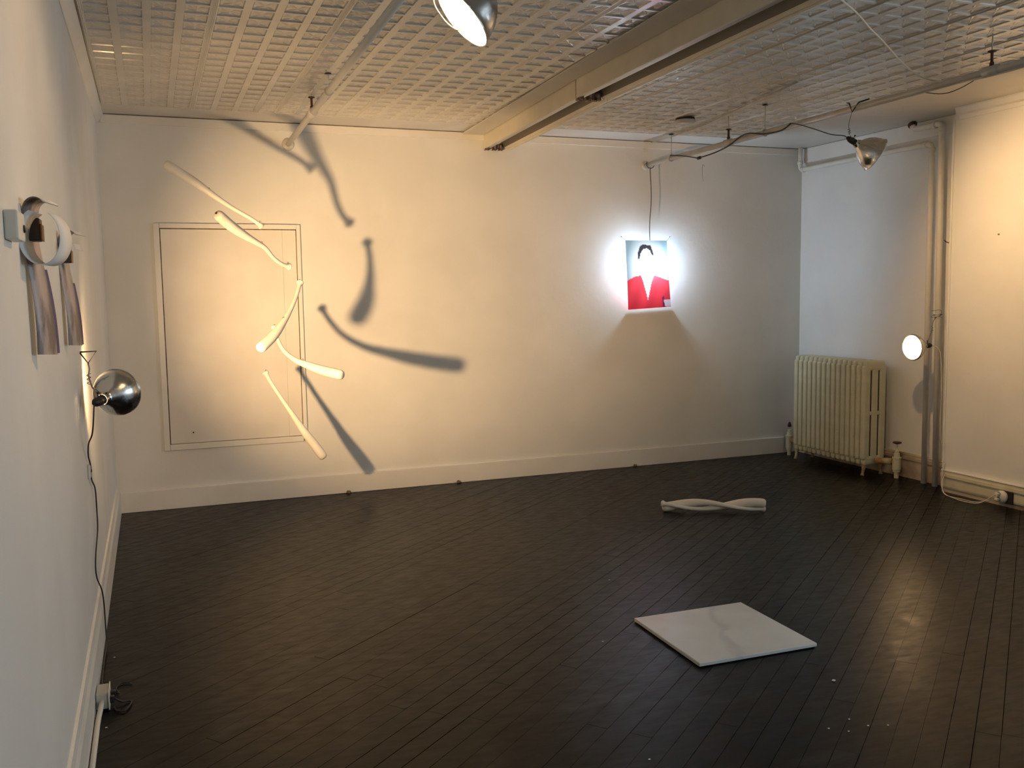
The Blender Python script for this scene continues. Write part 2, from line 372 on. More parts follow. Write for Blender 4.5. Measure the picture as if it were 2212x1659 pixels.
cas('board', (X0+t+.007, -.013, Z0+.050), (X1-t-.10, 0, Z1-.043), 'panel', .001); cas('board', (X1-t-.099, -.0115, Z0+.050), (X1-t+.006, 0, Z1-.043), 'panel', .001)
obj('nail', lathe([(0, .0), (.006, .0), (.005, .004), (0, .005)], 8, frame_z((0, -1, 0), Vector((.565, -.013, .585))-Vector(off))), 'dark', w1)

# ------------------------------------------------------------------ clamp lamps
def catenary(a, b, sag, n=8):
    a, b = Vector(a), Vector(b); return [a.lerp(b, i/n)-Vector((0, 0, sag*4*(i/n)*(1-i/n))) for i in range(n+1)]
def clamp_lamp(label, center, axis, strength, grip=None, cord=None, Rm=.115, Lr=.125, spot=None, cordmat='black', spot_size=70, blend=.8, beam=None):
    """center = bulb centre, axis = the way the shade opens"""
    t = thing('clamp_lamp', label, 'lamp', center, 'aluminium clamp lamps'); c = Vector(center); fm = frame_z(axis)
    z0 = -.035
    pr = [(.026, z0-.028), (.028, z0-.010), (.034, z0-.002), (.052, z0+.012), (.075, z0+.036), (.093, z0+.064), (.105, z0+.095), (Rm-.003, z0+Lr), (Rm, z0+Lr+.002), (Rm, z0+Lr+.005)]
    pi = [(r-.0015 if r > .03 else r-.003, z+.0012) for r, z in pr[::-1]]
    sh = obj('shade', lathe(pr, 48, fm, cap=False), 'alu', t, True)
    obj('lining', lathe([(Rm-.0012, z0+Lr+.004)]+pi[2:], 48, fm, cap=False), 'aluin', sh, True)
    obj('rim', sweep(bmesh.new(), [fm @ Vector((Rm*math.cos(a*math.pi/24), Rm*math.sin(a*math.pi/24), z0+Lr+.004)) for a in range(49)], .0022, 6), 'alu', sh, True)
    for a in range(6):                                  # vent slots on the collar
        an = a*math.pi/3; p = fm @ Vector((.029*math.cos(an), .029*math.sin(an), z0-.012))
        obj('vent', lathe([(0, -.001), (.004, -.001), (.004, .001), (0, .001)], 8, frame_z((fm.to_3x3() @ Vector((math.cos(an), math.sin(an), 0))), p)), 'dark', sh)
    so = obj('socket', lathe([(0, z0-.095), (.010, z0-.095), (.014, z0-.085), (.019, z0-.078), (.021, z0-.055), (.020, z0-.034), (.0225, z0-.030), (.0225, z0-.022), (.0, z0-.022)], 20, fm), 'black', t, True)
    obj('switch_key', lathe([(0, 0), (.003, 0), (.003, .014), (.006, .016), (.006, .022), (0, .022)], 8, fm @ frame_z((0, 1, 0), (0, .019, z0-.055))), 'black', so)
    bl = obj('bulb', lathe([(0, -.048), (.013, -.048), (.014, -.030), (.024, -.016), (.030, 0), (.029, .012), (.021, .023), (.010, .029), (0, .031)], 24, fm), bulb_mat('lit_bulb', BULB, strength), t, True)
    if spot:
        sd = bpy.data.lights.new('bulb_beam', 'SPOT'); sd.energy = spot; sd.color = BULB; sd.spot_size = math.radians(spot_size); sd.spot_blend = blend; sd.shadow_soft_size = .038
        so_ = bpy.data.objects.new('bulb_beam', sd); COL.objects.link(so_); so_.parent = t
        fl = frame_z([-v for v in Vector(beam or axis)]); fl.translation = fm @ Vector((0, 0, .065)); so_.matrix_local = fl
    if grip:                                            # spring clamp of bent wire: triangle jaws, twisted stem down to the collar
        for nm, pts, r in grip:
            pts = [Vector(p)-c for p in pts]
            obj(nm, sweep(bmesh.new(), smooth_path(pts, 3) if nm != 'jaw' else pts, r, 8), 'wire' if nm != 'jaw' else 'dark', t, True)
    if cord:
        pts = [fm @ Vector((0, 0, z0-.094))] + [Vector(p)-c for p in cord]
        obj('cord', tube(pts, .0032, 8, 5), cordmat, t, True)
    return t, fm

# lamp by the left wall that throws the bat shadows
Lw = Vector((.114, -3.10, 1.200)); beam = (Vector((2.22, 0, 1.72))-Lw).normalized(); ax = (Vector((1.62, 0, 1.66))-Lw).normalized()
fmw = frame_z(ax); sock = Lw + fmw.to_3x3() @ Vector((0, 0, -.075))
clamp_lamp('aluminium clamp lamp hung low on the left wall, its shade turned to the hanging bats', Lw, ax, B_WALL,
    grip=[('jaw', [(.004, -3.05, 1.395), (.070, -3.055, 1.397), (.034, -3.05, 1.345), (.004, -3.05, 1.391)], .0035),
          ('stem', [(.034, -3.05, 1.345), (.038, -3.05, 1.32), (.034, -3.055, 1.29), (.040, -3.06, 1.26), (.05, -3.08, 1.235), tuple(sock+Vector((.0, 0, .024)))], .0035),
          ('spring', [(.034+.008*math.cos(i*1.3), -3.055+.008*math.sin(i*1.3), 1.30-.0035*i) for i in range(16)], .0018)],
    cord=[(.045, -3.22, 1.06), (.022, -3.14, 1.00), (.010, -3.02, .93), (.012, -2.95, .875), (.010, -2.90, .80), (.012, -2.72, .72), (.010, -2.66, .60), (.012, -2.72, .52), (.010, -2.95, .44), (.012, -2.98, .36), (.026, -2.86, .24), (.030, -2.86, .05), (.032, -2.93, .012), (.031, -3.12, .012), (.032, -3.30, .012), (.04, -3.46, .03)], spot=SPOT_WALL, spot_size=66, blend=1., Rm=.104, Lr=.110, beam=beam)
# lamp clipped to the steam pipes beside the radiator
Lp = Vector((5.975, -1.845, 1.150)); ax = Vector((-.985, -.02, -.05))
clamp_lamp('lit clamp lamp fixed to the steam pipes beside the radiator', Lp, ax, B_PIPE,
    grip=[('jaw', [(6.17, -1.81, 1.37), (6.20, -1.76, 1.395), (6.19, -1.86, 1.40), (6.17, -1.81, 1.37)], .003),
          ('stem', [(6.17, -1.81, 1.37), (6.155, -1.80, 1.33), (6.15, -1.80, 1.28), (6.12, -1.81, 1.23), (6.07, -1.835, 1.18)], .003),
          ('spring', [(6.15+.009*math.cos(i*1.3), -1.80+.009*math.sin(i*1.3), 1.31-.004*i) for i in range(14)], .0018)],
    cord=[(6.15, -1.87, 1.13), (6.165, -1.885, 1.05), (6.168, -1.90, .8), (6.16, -1.905, .5), (6.17, -1.93, .3), (6.12, -2.02, .19), (6.04, -2.06, .10), (6.00, -2.12, .012), (5.985, -2.30, .010), (6.00, -2.42, .010), (6.04, -2.50, .035), (6.047, -2.552, .052)], cordmat='cordw', Rm=.098, Lr=.104)
# lamp hanging from the right ceiling pipe
Lr_ = Vector((4.76, -2.535, 2.548)); ax = Vector((.78, -.30, -.50))
clamp_lamp('aluminium clamp lamp hanging from the right ceiling pipe, shade turned to the right wall', Lr_, ax, B_RIGHT,
    grip=[('jaw', [(4.52, -2.65, 2.80), (4.50, -2.69, 2.79), (4.515, -2.70, 2.735), (4.54, -2.73, 2.79), (4.56, -2.80, 2.80)], .005),
          ('stem', [(4.515, -2.70, 2.735), (4.535, -2.66, 2.70), (4.56, -2.62, 2.67), (4.60, -2.58, 2.645), (4.64, -2.535, 2.63), (4.685, -2.515, 2.608)], .0025),
          ('spring', [(4.60+.008*math.cos(i*1.3), -2.58+.008*math.sin(i*1.3), 2.655-.003*i) for i in range(12)], .0018)],
    cord=[(4.62, -2.50, 2.625), (4.57, -2.44, 2.64), (4.53, -2.30, 2.70), (4.515, -2.18, 2.745), (4.515, -2.10, 2.765)], spot=SPOT_RIGHT, spot_size=90, blend=.9)
# lamp near the ceiling towards the camera
Lt = Vector((1.385, -4.50, 2.605)); ax = Vector((-.68, .06, -.64))
clamp_lamp('lit clamp lamp hung below the ceiling tin, shade opening to the left wall', Lt, ax, B_TOP,
    grip=[('stem', [(1.40, -4.51, 2.665), (1.41, -4.51, 2.72), (1.40, -4.50, 2.80), (1.405, -4.50, 2.90), (1.40, -4.50, 2.955)], .003),
          ('spring', [(1.405+.008*math.cos(i*1.3), -4.505+.008*math.sin(i*1.3), 2.76-.004*i) for i in range(14)], .0018)],
    cord=[(1.40, -4.49, 2.70), (1.36, -4.47, 2.72), (1.27, -4.46, 2.68), (1.225, -4.47, 2.60), (1.255, -4.48, 2.535), (1.295, -4.49, 2.502), (1.32, -4.49, 2.51), (1.338, -4.48, 2.56), (1.38, -4.42, 2.70), (1.42, -4.40, 2.90), (1.42, -4.40, 2.955)], cordmat='cordw')

# ------------------------------------------------------------------ hanging bats
def arc_resample(path, n):
    d = [0]
    for a, b in zip(path, path[1:]): d.append(d[-1]+(b-a).length)
    out = []
    for i in range(n):
        s = d[-1]*i/(n-1); j = 0
        while j < len(d)-2 and d[j+1] < s: j += 1
        t = (s-d[j])/max(1e-9, d[j+1]-d[j]); out.append(path[j].lerp(path[j+1], t))
    return out, d[-1]
def bat_radius(u, scale=1.):
    P = [(0, .012), (.006, .021), (.016, .024), (.026, .021), (.038, .0155), (.07, .0128), (.25, .0128), (.40, .0155), (.55, .021), (.68, .028), (.80, .032), (.93, .0335), (.975, .0325), (.992, .027), (1., .016)]
    for (a, ra), (b_, rb) in zip(P, P[1:]):
        if u <= b_: return (ra+(rb-ra)*(u-a)/(b_-a))*scale
    return P[-1][1]*scale
UB = [0, .004, .01, .016, .022, .028, .036, .05, .07]+[.07+.023*i for i in range(1, 39)]+[.96, .972, .982, .99, .995, 1.]
def bat_mesh(path, off, scale=1., ext0=0):
    fine, L = arc_resample(smooth_path(path, 10), 200)
    pts = [fine[int(round(min(1, u)*199))].lerp(fine[min(199, int(round(min(1, u)*199))+1)], 0) for u in UB]
    pts = []
    for u in UB:
        f = u*199; i = min(198, int(f)); pts.append(fine[i].lerp(fine[i+1], f-i))
    return sweep(bmesh.new(), pts, [bat_radius(u, scale) for u in UB], 20, off), pts
BATS = [
 ('thin bat hanging slantwise near the ceiling, highest of the hanging bats', [(1.021, -1.157, 2.079), (.956, -1.152, 2.13), (.828, -1.141, 2.207), (.731, -1.133, 2.274), (.621, -1.123, 2.355), (.525, -1.115, 2.417), (.430, -1.106, 2.480)]),
 ('bent bat with a dark screw in its barrel end, across the boarded window top', [(1.187, -1.172, 1.817), (1.123, -1.224, 1.837), (1.064, -1.282, 1.877), (1.006, -1.353, 1.936), (.952, -1.405, 1.965), (.861, -1.494, 2.011), (.782, -1.578, 2.058), (.700, -1.675, 2.118)]),
 ('curved white bat, knob up, its round barrel end pointing down at the lamp', [(1.245, -1.21, 1.72), (1.2, -1.302, 1.622), (1.142, -1.398, 1.528), (1.073, -1.495, 1.442), (1.002, -1.586, 1.372), (.910, -1.69, 1.305)]),
 ('strongly curved white bat hanging level, its knob behind another bat', [(1.079, -1.063, 1.421), (1.087, -1.121, 1.351), (1.117, -1.197, 1.266), (1.179, -1.277, 1.203), (1.259, -1.36, 1.165), (1.341, -1.443, 1.134), (1.445, -1.546, 1.107)]),
 ('nearly straight bat hanging knob up, lowest of the hanging bats above the baseboard', [(1.024, -.892, 1.104), (1.056, -.894, 1.035), (1.121, -.896, .921), (1.196, -.899, .798), (1.272, -.902, .671), (1.339, -.904, .573), (1.412, -.906, .462)])]
for i, (lab, pts) in enumerate(BATS):
    base = min(pts, key=lambda p: p[2]); t = thing('hanging_bat', lab, 'bat', base, 'white bats hung in the air before the back wall')
    bmm, pp = bat_mesh(pts, base); obj('body', bmm, 'bat', t, True)
    for u in (.03, .55) if i != 1 else (.03, .42):
        j = min(range(len(UB)), key=lambda k: abs(UB[k]-u)); p = pp[j]; r = bat_radius(u)
        e = p+Vector((0, 0, r-.002)); ctr = e+Vector((0, 0, .006))
        obj('eye_screw', sweep(bmesh.new(), [ctr+Vector((.005*math.sin(a*math.pi/6), 0, -.005*math.cos(a*math.pi/6)))-Vector(base) for a in range(13)], .0012, 6), 'dark', t)
        obj('line', sweep(bmesh.new(), [ctr-Vector(base)+Vector((0, 0, .004)), Vector((p.x, p.y, H-.012))-Vector(base)], .00022, 4), 'nylon', t)
    if i == 1:
        d = (pp[-1]-pp[-3]).normalized(); obj('screw_hole', lathe([(0, 0), (.006, 0), (.006, .004), (0, .004)], 12, frame_z(d, pp[-1]-Vector(base)+d*.0005+Vector((-.004, 0, .004)))), 'dark', t)

# ------------------------------------------------------------------ two bats twisted together on the floor
A, B_ = Vector((3.735, -1.665, 0)), Vector((4.425, -2.005, 0)); dd = (B_-A).normalized(); nn = Vector((-dd.y, dd.x, 0)); zz = Vector((0, 0, 1))
tb = thing('entwined_bats', 'two cream bats twisted around each other lying on the black floor', 'sculpture', (A+B_)/2)
lowest = 9; built = []
for s_ in (0, 1):
    pts = []
    for i in range(25):
        u = i/24; ph = -.95 + 2*math.pi*.98*u + (math.pi if s_ else 0)
        rr = .0235
        tt = (.015+.97*u) if s_ == 0 else (.985*u+.0)
        pts.append(A.lerp(B_, tt)+(nn*math.cos(ph)+zz*math.sin(ph))*rr)
    if s_ == 0: pts = pts[::-1]
    fine, L = arc_resample(smooth_path(pts, 6), 200)
    pp = [fine[min(198, int(u*199))].lerp(fine[min(198, int(u*199))+1], u*199-min(198, int(u*199))) for u in UB]
    built.append(pp); lowest = min(lowest, min(p.z-bat_radius(u, 1.) for p, u in zip(pp, UB)))
for pp in built:
    pp = [p-Vector((0, 0, lowest+.0005)) for p in pp]
    obj('bat', sweep(bmesh.new(), pp, [bat_radius(u, 1.) for u in UB], 20, tb.location), 'bone', tb, True)

# ------------------------------------------------------------------ marble slab
o = obj('marble_slab', nbox((-.3075, -.303, 0), (.3075, .303, .017), .003, 2), 'marble'); o.location = (2.751, -3.910, .004); o.rotation_euler = (0, 0, -.022)
ms = thing('marble_slab', 'square white marble slab with grey veins lying on the black floor', 'stone slab', (2.751, -3.910, 0)); o.name = 'slab'; o.parent = ms; o.location = (0, 0, .0035)
for sx in (-.22, .22):
    for sy in (-.22, .22): obj('felt_pad', lathe([(0, 0), (.014, 0), (.014, .0036), (0, .0036)], 12, Matrix.Translation((sx, sy, 0))), 'black', ms)
ms.name = 'marble_slab'

# ------------------------------------------------------------------ back-lit photograph on the back wall
NX, NY = 66, 92; PX0, PX1, PZ1, PZ0 = 4.258, 4.680, 2.071, 1.460
def inpoly(x, y, P):
    c = False; j = len(P)-1
    for i in range(len(P)):
        if (P[i][1] > y) != (P[j][1] > y) and x < (P[j][0]-P[i][0])*(y-P[i][1])/(P[j][1]-P[i][1])+P[i][0]: c = not c
        j = i
    return c
def UV(x, y): return ((x-572)/(352+ (y-755)*.02), (y-755)/542)
JACK = [UV(*p) for p in [(560, 1078), (590, 1058), (640, 1038), (690, 1028), (705, 1070), (722, 1140), (742, 1225), (758, 1165), (775, 1090), (800, 1030), (850, 1046), (905, 1072), (960, 1085), (960, 1310), (560, 1320)]]
HAIR = [UV(*p) for p in [(668, 900), (672, 850), (690, 805), (712, 786), (745, 790), (782, 796), (800, 845), (812, 880), (790, 872), (775, 835), (750, 818), (718, 826), (695, 858), (684, 905)]]
CUFF = [UV(*p) for p in [(876, 1238), (960, 1236), (960, 1300), (884, 1290)]]
SHIRT = [UV(*p) for p in [(688, 1024), (705, 1070), (742, 1228), (775, 1090), (804, 1024), (770, 1000), (715, 1000)]]
def pic_col(u, v):
    if inpoly(u, v, CUFF): return (.72, .66, .74)
    if inpoly(u, v, SHIRT): return (.86, .80, .80)
    if inpoly(u, v, JACK):
        k = .9+.1*math.sin(u*17+v*9); 
        if inpoly(u, v, [UV(*p) for p in [(862, 1220), (880, 1200), (884, 1290), (868, 1300)]]): return (.22, .02, .09)
        return (.74*k, .055*k, .075*k)
    if inpoly(u, v, HAIR): return (.030, .026, .034)
    fx, fy = (u-.475)/.155, (v-.30)/.19
    if fx*fx+fy*fy < 1: return (.84, .72, .66)
    if abs(u-.485) < .07 and .42 < v < .52: return (.80, .70, .62) if v < .47 else (.62, .66, .56)
    e = (u-.5)**2*1.3+(v-.40)**2
    k = max(0, min(1, (e-.10)/.22)); return (.80-.46*k, .86-.36*k, .88-.32*k)
bm = bmesh.new(); vcol = bm.verts.layers.float_color.new('print'); G = []
poff = Vector((4.49, -.02, PZ0))
for j in range(NY+1):
    v = j/NY; row = []
    for i in range(NX+1):
        u = i/NX
        y = -.155-.012*math.sin(v*math.pi) + .149*max(0, (v-.25)/.75)**2.2 - .003*math.sin(u*math.pi)*(1-v)
        z = PZ1+(PZ0-PZ1)*v + .006*math.cos(u*math.pi*2)*(v > .9)*0 + (.020*(u-.4))*v
        x = PX0+(PX1-PX0)*u + (.004*v+.103*max(0, (v-.2)/.8)**2.1)*(1-u) + (.006*v+.128*max(0, (v-.2)/.8)**2.1)*u
        vv = bm.verts.new(Vector((x, y, z))-poff); c = pic_col(u, v); vv[vcol] = (*c, 1); row.append(vv)
    G.append(row)
for j in range(NY):
    for i in range(NX): bm.faces.new((G[j][i], G[j+1][i], G[j+1][i+1], G[j][i+1]))
pm = bpy.data.materials.new('translucent_print'); pm.use_nodes = True; nt = pm.node_tree; nt.nodes.clear()
at = nd(nt, 'ShaderNodeAttribute'); at.attribute_name = 'print'
df = nd(nt, 'ShaderNodeBsdfDiffuse'); tl = nd(nt, 'ShaderNodeBsdfTranslucent'); gg = nd(nt, 'ShaderNodeBsdfGlossy'); gg.inputs['Roughness'].default_value = .25
m1 = nd(nt, 'ShaderNodeMixShader'); m1.inputs[0].default_value = .2; m2 = nd(nt, 'ShaderNodeMixShader'); m2.inputs[0].default_value = .035; po = nd(nt, 'ShaderNodeOutputMaterial')
for n in (df, tl): nt.links.new(at.outputs['Color'], n.inputs['Color'])
nt.links.new(df.outputs[0], m1.inputs[1]); nt.links.new(tl.outputs[0], m1.inputs[2]); nt.links.new(m1.outputs[0], m2.inputs[1]); nt.links.new(gg.outputs[0], m2.inputs[2]); nt.links.new(m2.outputs[0], po.inputs[0])
pt = thing('portrait_print', 'back-lit photo print of a person in a red jacket on the back wall', 'picture', tuple(poff))
obj('print', bm, pm, pt, True)
for a, b_ in (((PX0+.003, -.155, PZ1-.002), (4.300, -.001, 2.112)), ((PX1-.003, -.155, PZ1-.002), (4.803, -.001, 2.114))):
    obj('wire', sweep(bmesh.new(), [Vector(a)-poff, Vector(b_)-poff], .0012, 6), 'wire', pt)
    obj('pin', lathe([(0, 0), (.004, 0), (.004, .003), (0, .004)], 8, frame_z((0, -1, 0), Vector(b_)-poff+Vector((0, .001, 0)))), 'dark', pt)
# bare cool bulb hung behind the print from the pipe
PB = Vector((4.560, -.075, 1.850))
pl = thing('hanging_bulb', 'cool white bulb on a long dark cord hung behind the portrait print', 'lamp', tuple(PB))
obj('bulb', lathe([(0, -.062), (.012, -.060), (.026, -.045), (.033, -.020), (.031, .006), (.021, .034), (.014, .050), (.014, .06), (0, .06)], 24), bulb_mat('lit_cool_bulb', COOL, B_PIC), pl, True)
obj('socket', lathe([(0, .055), (.019, .055), (.021, .07), (.021, .105), (.014, .125), (.006, .135), (0, .135)], 20), 'black', pl, True)
obj('cord', tube([Vector(p)-PB for p in [(4.560, -.075, 1.983), (4.552, -.078, 2.05), (4.540, -.090, 2.14), (4.536, -.10, 2.25), (4.549, -.10, 2.40), (4.550, -.10, 2.52), (4.543, -.10, 2.64), (4.540, -.10, 2.722)]], .0034, 8, 5), 'dark', pl, True)
obj('hook', sweep(bmesh.new(), [Vector((4.547+.036*math.cos(a), -.10+.012*math.sin(a*.5), 2.752+.036*math.sin(a)))-PB for a in [math.radians(150+d*14) for d in range(15)]], .0035, 8), 'dark', pl, True)

# ------------------------------------------------------------------ radiator
RY0, RX = -.315, 6.085; NS = 15; PT = .0638
rt = thing('radiator', 'cream cast-iron radiator of fifteen sections standing by the alcove wall', 'radiator', (RX, -.8, 0))
bm = bmesh.new()
for cx in (-.083, 0, .083): box(bm, (cx-.0355, -.0265, .135), (cx+.0355, .0265, .955), .017, 3)
box(bm, (-.109, -.0285, .905), (.109, .0285, .995), .026, 3); box(bm, (-.109, -.0285, .085), (.109, .0285, .175), .026, 3); box(bm, (-.10, -.024, .525), (.10, .024, .560), .008, 2)
me_sec = bpy.data.meshes.new('section'); bm.to_mesh(me_sec); bm.free(); me_sec.materials.append(M['rad'])
for i in range(NS):
    o = link('section', me_sec, rt); o.location = (0, RY0-PT*(i+.5)+.8, 0)
for sx in (-.0415, .0415): obj('slot_shade_plate', nbox((sx-.003, RY0-PT*NS+.014+.8, .165), (sx+.003, RY0-.034+.8, .915)), 'slot_shade', rt)  # added dark plates that paint deep shade into the slots between columns
for zc in (.13, .95): obj('nipple', sweep(bmesh.new(), [(0, RY0-.02+.8, zc), (0, RY0-PT*NS+.02+.8, zc)], .032, 14), 'rad', rt, True)
for yy in (RY0-PT*.5, RY0-PT*(NS-.5)):
    for sx in (-1, 1):
        obj('leg', sweep(bmesh.new(), [(sx*.083, yy+.8, .13), (sx*.085, yy+.8, .095), (sx*.090, yy+.8, .055), (sx*.098, yy+.8, .02), (sx*.103, yy+.8, .0)], [.024, .023, .014, .012, .018], 12), 'radrust', rt, True)
def valve(x, y, zc, sgn, scale=1., wheel=True):
    ox, oy = x-RX, y+.8
    k_ = zc+.03
    v = obj('valve', lathe([(0, 0), (.019, 0), (.019, .055), (.030, .055), (.030, .072), (.034, .074), (.034, k_), (.038, k_+.002), (.038, k_+.016), (.026, k_+.018), (.024, k_+.048), (.017, k_+.052), (.017, k_+.070), (.009, k_+.072), (.006, k_+.090), (.006, zc+.165), (0, zc+.165)], 14, Matrix.Translation((ox, oy, 0))), 'rad', rt)
    obj('union', sweep(bmesh.new(), [(ox, oy, zc), (ox, oy+sgn*.05, zc), (ox, oy+sgn*.052, zc), (ox*.5, oy+sgn*.085, zc), (0, oy+sgn*.16, .13)], [.022, .022, .029, .028, .026], 14), 'radrust', v, True)
    if wheel: obj('handwheel', lathe([(0, zc+.160), (.012, zc+.158), (.03, zc+.164), (.036, zc+.168), (.037, zc+.174), (.030, zc+.178), (.012, zc+.174), (0, zc+.178)], 24, Matrix.Translation((ox, oy, 0))), 'rust', v, True)
    else: obj('cap', lathe([(0, zc+.13), (.018, zc+.13), (.018, zc+.15), (.008, zc+.175), (0, zc+.18)], 14, Matrix.Translation((ox, oy, 0))), 'dark', v, True)
valve(6.165, -1.445, .135, 1); valve(6.062, -.150, .150, -1, wheel=False)

# ------------------------------------------------------------------ steam pipes in the alcove
def elbowed(name, label, path, r, fittings, group=None, mm='pipew'):
    base = min(path, key=lambda p: p[2]); t = thing(name, label, 'pipe', base, group)
    obj('tube', sweep(bmesh.new(), path, r, 16, base), mm, t, True)
    for p, d, L in fittings:
        a = Vector(p); dv = Vector(d).normalized()*L
        obj('fitting', sweep(bmesh.new(), [a-dv*.02, a, a+dv, a+dv*1.02], [r*1.05, r*1.28, r*1.28, r*1.05], 16, base), mm, t, True)
    return t
def bend(p0, p1, p2, rad=.05, n=5):
    p0, p1, p2 = map(Vector, (p0, p1, p2)); a = p1+(p0-p1).normalized()*rad; b = p1+(p2-p1).normalized()*rad
    return [tuple((1-t)**2*a+2*t*(1-t)*p1+t*t*b) for t in [i/n for i in range(n+1)]]
PXX = W-.075
pa = [(PXX, -1.705, .0)] + bend((PXX, -1.705, 0), (PXX, -1.69, 2.765), (PXX, -.07, 2.757)) + bend((PXX, -1.6, 2.765), (PXX, -.068, 2.757), (PXX, -.068, 2.95)) + [(PXX, -.068, H-.001)]
elbowed('steam_pipe', 'cream steam pipe running along the alcove ceiling and down beside the radiator', pa, .0215, [((PXX, -1.692, 2.70), (0, 0, 1), .03), ((PXX, -1.64, 2.765), (0, 1, 0), .03), ((PXX, -.13, 2.757), (0, 1, 0), .03), ((PXX, -.068, 2.81), (0, 0, 1), .03)])
pb = [(PXX-.01, -1.835, .0)] + bend((PXX-.01, -1.835, 0), (PXX-.01, -1.795, 2.905), (PXX-.01, -1.5, 2.905)) + [(PXX-.01, -1.52, 2.905), (PXX-.01, -1.49, 2.93), (PXX-.01, -1.485, H-.001)]
elbowed('steam_pipe', 'thicker cream steam riser in the alcove corner that turns in under the ceiling', pb, .0235, [((PXX-.01, -1.797, 2.84), (0, 0, 1), .035), ((PXX-.01, -1.74, 2.905), (0, 1, 0), .035)])

rp_ = [o for o in bpy.data.objects if o.name == 'steam_pipe.001'][0]
obj('rust_collar', lathe([(0, -.012), (.034, -.012), (.038, 0), (.034, .012), (0, .012)], 16, frame_z((0, .6, 1), Vector((PXX-.01, -1.488, 2.945))-Vector(pb[0]))), 'rust', rp_, True)
for i, (y, z, lab) in enumerate(((-2.432, 1.997, 'small dull nail head in the right wall near its corner'), (-2.668, 1.693, 'dark nail sticking out of the right wall where it is brightly lit'))):
    tag(obj('wall_nail', lathe([(0, 0), (.007, 0), (.006, .006), (.003, .012), (0, .013)], 10, frame_z((-1, 0, 0), (F, y, z))), 'wire' if i == 0 else 'dark', None, True), lab, 'nail')
# ------------------------------------------------------------------ ceiling pipes
def ceiling_pipe(label, a, b, r, hangers, extra, mm='pipeg'):
    a, b = Vector(a), Vector(b); t = thing('ceiling_pipe', label, 'pipe', tuple(a), 'pipes hung under the tin ceiling')
    obj('tube', sweep(bmesh.new(), [a, b], r, 16, a), mm, t, True)
    for y, kind in hangers:
        p = a.lerp(b, (y-a.y)/(b.y-a.y)); mh = 'rust' if kind == 'rust' else mm
        obj('hanger_strap', sweep(bmesh.new(), [p+Vector(((r+.004)*math.cos(u), 0, (r+.004)*math.sin(u))) for u in [math.radians(90+k*30) for k in range(13)]], .0035, 6, a), mh if kind == 'rust' else mm, t, True)
        obj('hanger_rod', sweep(bmesh.new(), [p+Vector((0, 0, r)), Vector((p.x, p.y, H-.010))], .0035, 8, a), mm, t, True)
        if kind == 'rust':
            obj('hanger_bolt', lathe([(0, 0), (.012, 0), (.012, .018), (.008, .022), (.008, .070), (.022, .074), (.022, .080), (0, .082)], 12, Matrix.Translation(p+Vector((0, 0, r+.004))-a)), 'rust', t, True)
        else: obj('ceiling_plate', lathe([(0, 0), (.022, 0), (.016, .006), (0, .008)], 14, Matrix.Translation(Vector((p.x, p.y, H-.016))-a)), 'dark', t, True)
        if kind == 'rust': obj('coupling', sweep(bmesh.new(), [p+(b-a).normalized()*-.05, p+(b-a).normalized()*-.045, p+(b-a).normalized()*.045, p+(b-a).normalized()*.05], [r, r*1.35, r*1.35, r], 16, a), mm, t, True)
    for n, pr, loc, axis, mm2 in extra: obj(n, lathe(pr, 24, frame_z(axis, Vector(loc)-a)), mm2, t, True)
    return t
ceiling_pipe('painted pipe along the ceiling above the hanging bats, ending in a wall flange', (1.369, -.001, 2.804), (1.369, -4.3, 2.915), .0215, [(-1.16, 'rust'), (-1.78, 'rod')],
    [('wall_flange', [(0, 0), (.048, 0), (.048, .006), (.036, .014), (0, .014)], (1.369, 0, 2.804), (0, -1, 0), 'pipeg')], 'pipew')
ceiling_pipe('painted pipe along the ceiling carrying the black cord and a clamp lamp', (4.547, -.001, 2.752), (4.547, -6.5, 2.775), .021, [(-.45, 'rod'), (-1.30, 'rust'), (-1.76, 'rod'), (-3.72, 'rust')],
    [('wall_flange', [(0, 0), (.040, 0), (.040, .005), (.03, .012), (0, .012)], (4.547, 0, 2.752), (0, -1, 0), 'pipeg')])
# black extension cord clipped along the right pipe
cb = Vector((4.52, -.49, 2.78))
ec = thing('extension_cord', 'black extension cord strung along the right ceiling pipe', 'cord', tuple(cb))
obj('cable', tube([Vector(p)-cb for p in [(4.547, -.47, 2.778), (4.522, -.49, 2.775), (4.52, -.716, 2.735), (4.518, -.91, 2.692)]], .0045, 8, 5), 'black', ec, True)
obj('cable', tube([Vector(p)-cb for p in [(4.518, -.955, 2.692), (4.52, -1.16, 2.702), (4.518, -1.35, 2.728), (4.517, -1.50, 2.772), (4.517, -1.62, 2.776), (4.519, -1.78, 2.745), (4.520, -1.98, 2.738), (4.518, -2.09, 2.768)]], .0055, 8, 5), 'black', ec, True)
obj('plug', sweep(bmesh.new(), [Vector(p)-cb for p in [(4.518, -.955, 2.692), (4.518, -.95, 2.692), (4.518, -.915, 2.690), (4.518, -.905, 2.690)]], [.006, .013, .013, .006], 10), 'black', ec, True)
